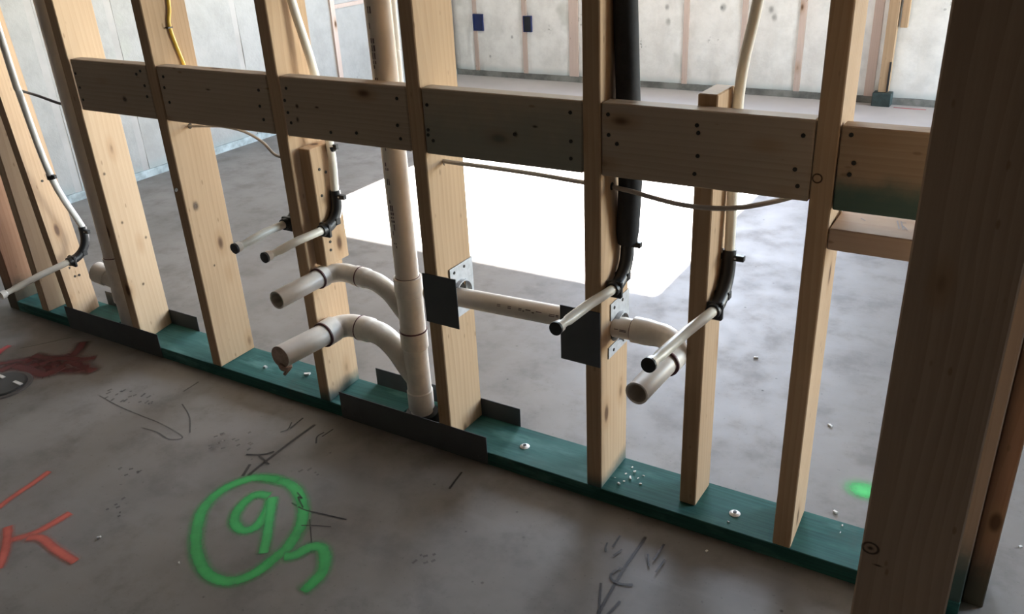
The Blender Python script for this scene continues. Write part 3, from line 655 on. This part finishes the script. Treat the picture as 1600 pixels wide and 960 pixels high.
for u, v, w_ in ((1316, 822, 'farther'), (1313, 833, 'nearer')): chip(at(u, v, 'z', .0385), .005, M_CHIP, w_+' of two tiny pale specks on the green plate beside the big post', 'specks on the green plate beside the big post')
for u, v, lab in ((1305, 802, 'white crumb on the concrete just behind the plate, left of the big post'), (1181, 560, 'white crumb on the far concrete, right of the short cripple stud'), (1297, 666, 'white crumb on the far concrete, right of the narrow dark stud')):
    chip(at(u, v, 'z', .0004), .012, M_CHIP, lab, None, 'crumb', 'concrete_crumb')
chip(at(480, 586, 'z', .0385), .016, M_SHINY, 'silvery foil scrap on the green plate under the lower drain stub', None, 'scrap', 'foil_scrap')
chip(at(415, 575, 'z', .0385), .014, M_SHINY, 'bright scrap on the green plate left of the lower drain stub', None, 'scrap', 'foil_scrap')
for u, v, lab in ((155, 841, 'white sliver on the floor right of the orange letter'), (280, 881, 'small stone on the floor left of the green painted circle'), (1104, 862, 'pale crumb on the floor in front of the green plate, above the right marker line'), (1594, 855, 'white crumb on the floor at the right picture edge')):
    chip(at(u, v, 'z', .0004), .008, M_CHIP, lab, None, 'crumb', 'floor_crumb')
p = at(2, 604, 'z', 0.0); dr = thing('floor_drain_cap', p, 'round dark cap with shiny bolts set in the floor at the left edge', 'drain cap')
mesh_obj('cap_plate', tube([p, p+Vector((0, 0, .006)), p+Vector((0, 0, .008))], [.078, .076, .070], 32), plain('dull_dark_cap', (.022, .023, .026), .45, .2), dr)
mesh_obj('cap_rim', tube([p+Vector((0, 0, .0004)), p+Vector((0, 0, .0035)), p+Vector((0, 0, .004))], [.092, .088, .078], 32), plain('dusty_rim', (.11, .10, .095), .6, .1), dr)
for a in (0.55, 2.6, 4.7): q_ = p+Vector((math.cos(a)*.055, math.sin(a)*.055, .0075)); mesh_obj('bolt', box(q_.x-.020, q_.x+.020, q_.y-.006, q_.y+.006, q_.z, q_.z+.004, bev=.001), M_SHINY, dr)

# ------------------------------------------------------------------ far wall fittings
for (u0, v0, u1, v1), lab in (((741, 23, 753, 47), 'left blue electrical box in the far foam wall'), ((819, 26, 829, 49), 'right dark electrical box in the far foam wall')):
    a, b_ = at(u0, v1, 'y', FY-.01), at(u1, v0, 'y', FY-.01); t = thing('electrical_box', ((a.x+b_.x)/2, FY-.01, a.z), lab, 'box')
    x0, x1, z0, z1 = a.x, b_.x, a.z, b_.z
    if x1-x0 < .05: x1 = x0+.055
    bm = bmesh.new()
    for q_ in ((x0-.004, x0, z0, z1), (x1, x1+.004, z0, z1), (x0-.004, x1+.004, z0-.004, z0), (x0-.004, x1+.004, z1, z1+.004)): add_box(bm, q_[0], q_[1], FY-.016, FY+.03, q_[2], q_[3])
    mesh_obj('box_rim', bm, M_BLUE, t); mesh_obj('box_back', box(x0, x1, FY-.008, FY+.006, z0, z1), M_BLACK if 'dark' in lab else M_BLUE, t)
bx = at(1378, 150, 'y', FY-.1).x
t = thing('trimmer_stud', (bx, FY-.05, 0), 'bare tan stud on a green foot against the far wall, left of the big post', 'stud')
lo = at(1378, 152, 'y', FY-.06); hi = at(1396, 0, 'y', FY-.06)
dx = (hi.x-lo.x)/(hi.z-lo.z)
bm = bmesh.new(); add_hexa(bm, [(lo.x-.030, FY-.06, .085), (lo.x+.030, FY-.06, .085), (lo.x+.030, FY-.006, .085), (lo.x-.030, FY-.006, .085), (lo.x-.022+dx*.5, FY-.06, 2.5), (lo.x+.038+dx*.5, FY-.06, 2.5), (lo.x+.038+dx*.5, FY-.006, 2.5), (lo.x-.022+dx*.5, FY-.006, 2.5)], .002)
mesh_obj('upright', bm, M_STUD, t)
mesh_obj('side_board', box(lo.x+.045, lo.x+.085, FY-.045, FY-.006, .47, 2.5, bev=.002), M_STUD, t)
mesh_obj('foot', box(lo.x-.055, lo.x+.055, FY-.085, FY-.005, .001, .083, bev=.003), plain('dark_teal_foot', (.03, .05, .048), .7, var=.3), t)
mesh_obj('black_strip', box(lo.x+.018, lo.x+.030, FY-.064, FY-.0605, .088, .27), M_BLACK, t)

# ------------------------------------------------------------------ paint and marker lines on the slab
def ribbon(bm, pts, wd, z):
    uvl = bm.loops.layers.uv.verify(); pts = [Vector((p.x, p.y, z)) for p in smooth_path(pts, 6)]; n_ = len(pts); rows = []
    acc = [0.]
    for a, b_ in zip(pts, pts[1:]): acc.append(acc[-1]+(b_-a).length)
    for i, p in enumerate(pts):
        t = (pts[min(i+1, n_-1)]-pts[max(i-1, 0)]); t = t.normalized() if t.length > 1e-9 else Vector((1, 0, 0)); s_ = Vector((-t.y, t.x, 0))*wd/2
        zz = Vector((0, 0, .00025*i/n_)); rows.append((bm.verts.new(p-s_+zz), bm.verts.new(p+s_+zz)))
    for i in range(n_-1):
        f = bm.faces.new((rows[i][0], rows[i+1][0], rows[i+1][1], rows[i][1]))
        for lp_, (a, b_) in zip(f.loops, ((i, 0), (i+1, 0), (i+1, 1), (i, 1))): lp_[uvl].uv = (acc[a]/acc[-1], b_)
def mark(name, label, strokes, mat, wd, cat, z=.0006, group=None):
    t = thing(name, Vector((*at(*strokes[0][0], 'z', 0).xy, 0)), label, cat, group)
    for k, s in enumerate(strokes):
        w_ = (wd[k] if isinstance(wd, (list, tuple)) else wd)*(1.6 if mat in (P_MARK, P_FAINT) else 1.12)
        bm = bmesh.new(); ribbon(bm, [at(u, v, 'z', 0) for u, v in s], w_, z+k*.0003)
        mesh_obj('stroke', bm, mat, t)
    return t
P_GREEN = paint('green_spray_paint', (.05, .52, .13), .95); P_DOT = paint('light_green_spray_paint', (.05, .72, .15), 1.); P_ORANGE = paint('orange_spray_paint', (.66, .14, .10), .95)
P_RED = paint('dark_red_spray_paint', (.13, .010, .012), .95); P_PINK = paint('pink_spray_paint', (.75, .10, .12), .8)
P_MARK = paint('black_marker', (.018, .014, .014), 1.0); P_FAINT = paint('faint_scuff', (.05, .04, .045), .6)
mark('painted_number', 'green spray-painted 9 in a circle with a hook, on the near floor',
     [[(400,747),(435,751),(460,763),(473,790),(470,822),(450,855),(430,872),(400,895),(360,909),(325,898),(308,868),(307,832),(318,795),(350,765),(385,750),(404,747),(425,749),(445,755)],
      [(425,776),(400,774),(378,790),(366,813),(378,829),(400,824),(416,803),(426,778)],
      [(426,776),(422,805),(418,835),(411,868)],
      [(440,872),(462,868),(485,856),(503,858),(508,876),(500,900),(470,928)]], P_GREEN, [.050, .046, .040, .048], 'floor marking')
mark('painted_letter', 'orange spray-painted K stroke at the lower left corner of the floor', [[(112,801),(80,820),(50,835),(5,848)], [(13,822),(11,845),(7,865),(-4,892)], [(40,842),(65,842),(88,860),(120,880)]], P_ORANGE, .036, 'floor marking')
mark('painted_dash', 'orange spray-painted dash above the K, at the left edge of the floor', [[(79,736),(50,757),(20,777),(-6,797)]], P_ORANGE, .030, 'floor marking')
mark('painted_scrawl', 'dark red spray scrawl on the floor right of the round drain cap', [[(60,566),(85,575),(115,578),(140,574)], [(30,578),(55,571),(80,564)], [(-5,582),(15,574),(40,566),(60,560),(90,568),(120,572)], [(20,572),(50,580),(70,586),(95,575),(110,566),(125,572),(150,582)], [(50,556),(80,561),(110,558),(122,548),(132,534)], [(60,572),(90,562),(130,562),(152,560)], [(-4,570),(20,566),(45,563)]], P_RED, [.08, .07, .07, .075, .065, .06, .055], 'floor marking')
mark('painted_dab', 'pinkish red spray dab at the left edge of the floor, above the dark red scrawl', [[(-6,556),(4,547),(16,540)]], P_PINK, .04, 'floor marking')
bm = bmesh.new(); uvl = bm.loops.layers.uv.verify(); c = at(1350, 766, 'z', .0006); c0 = bm.verts.new(c)
rim = [bm.verts.new(c+Vector((.062*math.cos(a), .052*math.sin(a), 0))) for a in [k*math.pi/16 for k in range(32)]]
for k in range(32):
    f = bm.faces.new((c0, rim[k], rim[(k+1) % 32]))
    for lp_, v_ in zip(f.loops, (.5, 1, 1)): lp_[uvl].uv = (.5, v_)
tag(mesh_obj('painted_dot', bm, P_DOT), 'soft green spray dot on the concrete behind the plate, against the big post', 'floor marking')
mark('painted_line', 'short red line on the floor at the foot of the far wall', [[(1395,168),(1420,170),(1448,172)]], P_PINK, .03, 'floor marking')
mark('marker_symbol', 'right black marker centre-line symbol with arrow and tick marks near the bottom edge', [[(1010,838),(999,855),(977,886),(961,913),(941,948),(933,962)], [(939,911),(937,935),(936,962)], [(969,940),(951,960),(944,968)], [(972,888),(960,894),(954,902),(960,910),(973,914),(990,915)], [(949,849),(946,857),(947,864)], [(969,838),(957,857)], [(972,860),(958,870)], [(1012,867),(1014,887)], [(1038,852),(1021,878)], [(1039,876),(1024,897)]], P_MARK, [.0075, .006, .006, .0065, .004, .005, .004, .0045, .0055, .0045], 'floor marking')
mark('marker_symbol', 'left black marker centre-line symbol with arrow, just above the green circle', [[(494,663),(463,685),(433,708),(411,725),(386,745)], [(391,726),(379,745)], [(384,711),(411,711),(429,706)], [(405,713),(421,727)], [(474,654),(453,671)], [(456,661),(450,672),(438,677)], [(521,672),(503,684)], [(507,677),(496,684),(494,695)]], P_MARK, [.009, .008, .0065, .006, .0055, .004, .004, .0045], 'floor marking')
mark('marker_line', 'brownish line through the right side of the green circle', [[(455,786),(475,797),(500,803),(543,813)], [(470,822),(490,822),(518,824)], [(484,812),(487,850)], [(464,770),(472,780),(466,778),(474,795)]], P_MARK, [.004, .003, .003, .004], 'floor marking')
mark('marker_tick', 'short dark tick on the floor in front of the steel shield', [[(722,738),(712,751),(702,765)]], P_MARK, .0055, 'floor marking')
mark('pencil_curve', 'faint long curved pencil line on the floor in front of the two left studs', [[(152,617),(185,635),(220,650),(252,663),(285,683),(265,687),(245,676),(218,668)]], P_FAINT, .0045, 'floor marking')
mark('pencil_curve', 'faint short arc on the floor right of the long curved pencil line', [[(284,631),(296,652),(297,678)], [(311,597),(286,613)]], P_FAINT, [.004, .005], 'floor marking')
mark('pencil_line', 'faint straight scratch on the floor near the left end of the plate', [[(30,545),(70,537),(113,527)]], P_FAINT, .005, 'floor marking')
rnd = random.Random(3)
st_ = []
for cx_, cy_, n_k, sx_, sy_ in ((180, 622, 12, 30, 10), (225, 628, 6, 10, 6), (360, 700, 12, 35, 8), (175, 800, 6, 30, 14), (360, 690, 4, 40, 10), (480, 750, 4, 20, 12), (665, 880, 6, 20, 10), (200, 745, 5, 20, 8)):
    for _ in range(n_k):
        u, v = cx_+rnd.uniform(-sx_, sx_), cy_+rnd.uniform(-sy_, sy_); L = rnd.uniform(3, 8); st_.append([(u, v), (u+L, v-L*rnd.uniform(.2, .8))])
mark('scuff_marks', 'scattered small dark scuffs on the near concrete left of the green circle', st_, P_FAINT, .007, 'floor marking')

for o in bpy.data.objects:
    if '_o' in o: del o['_o']
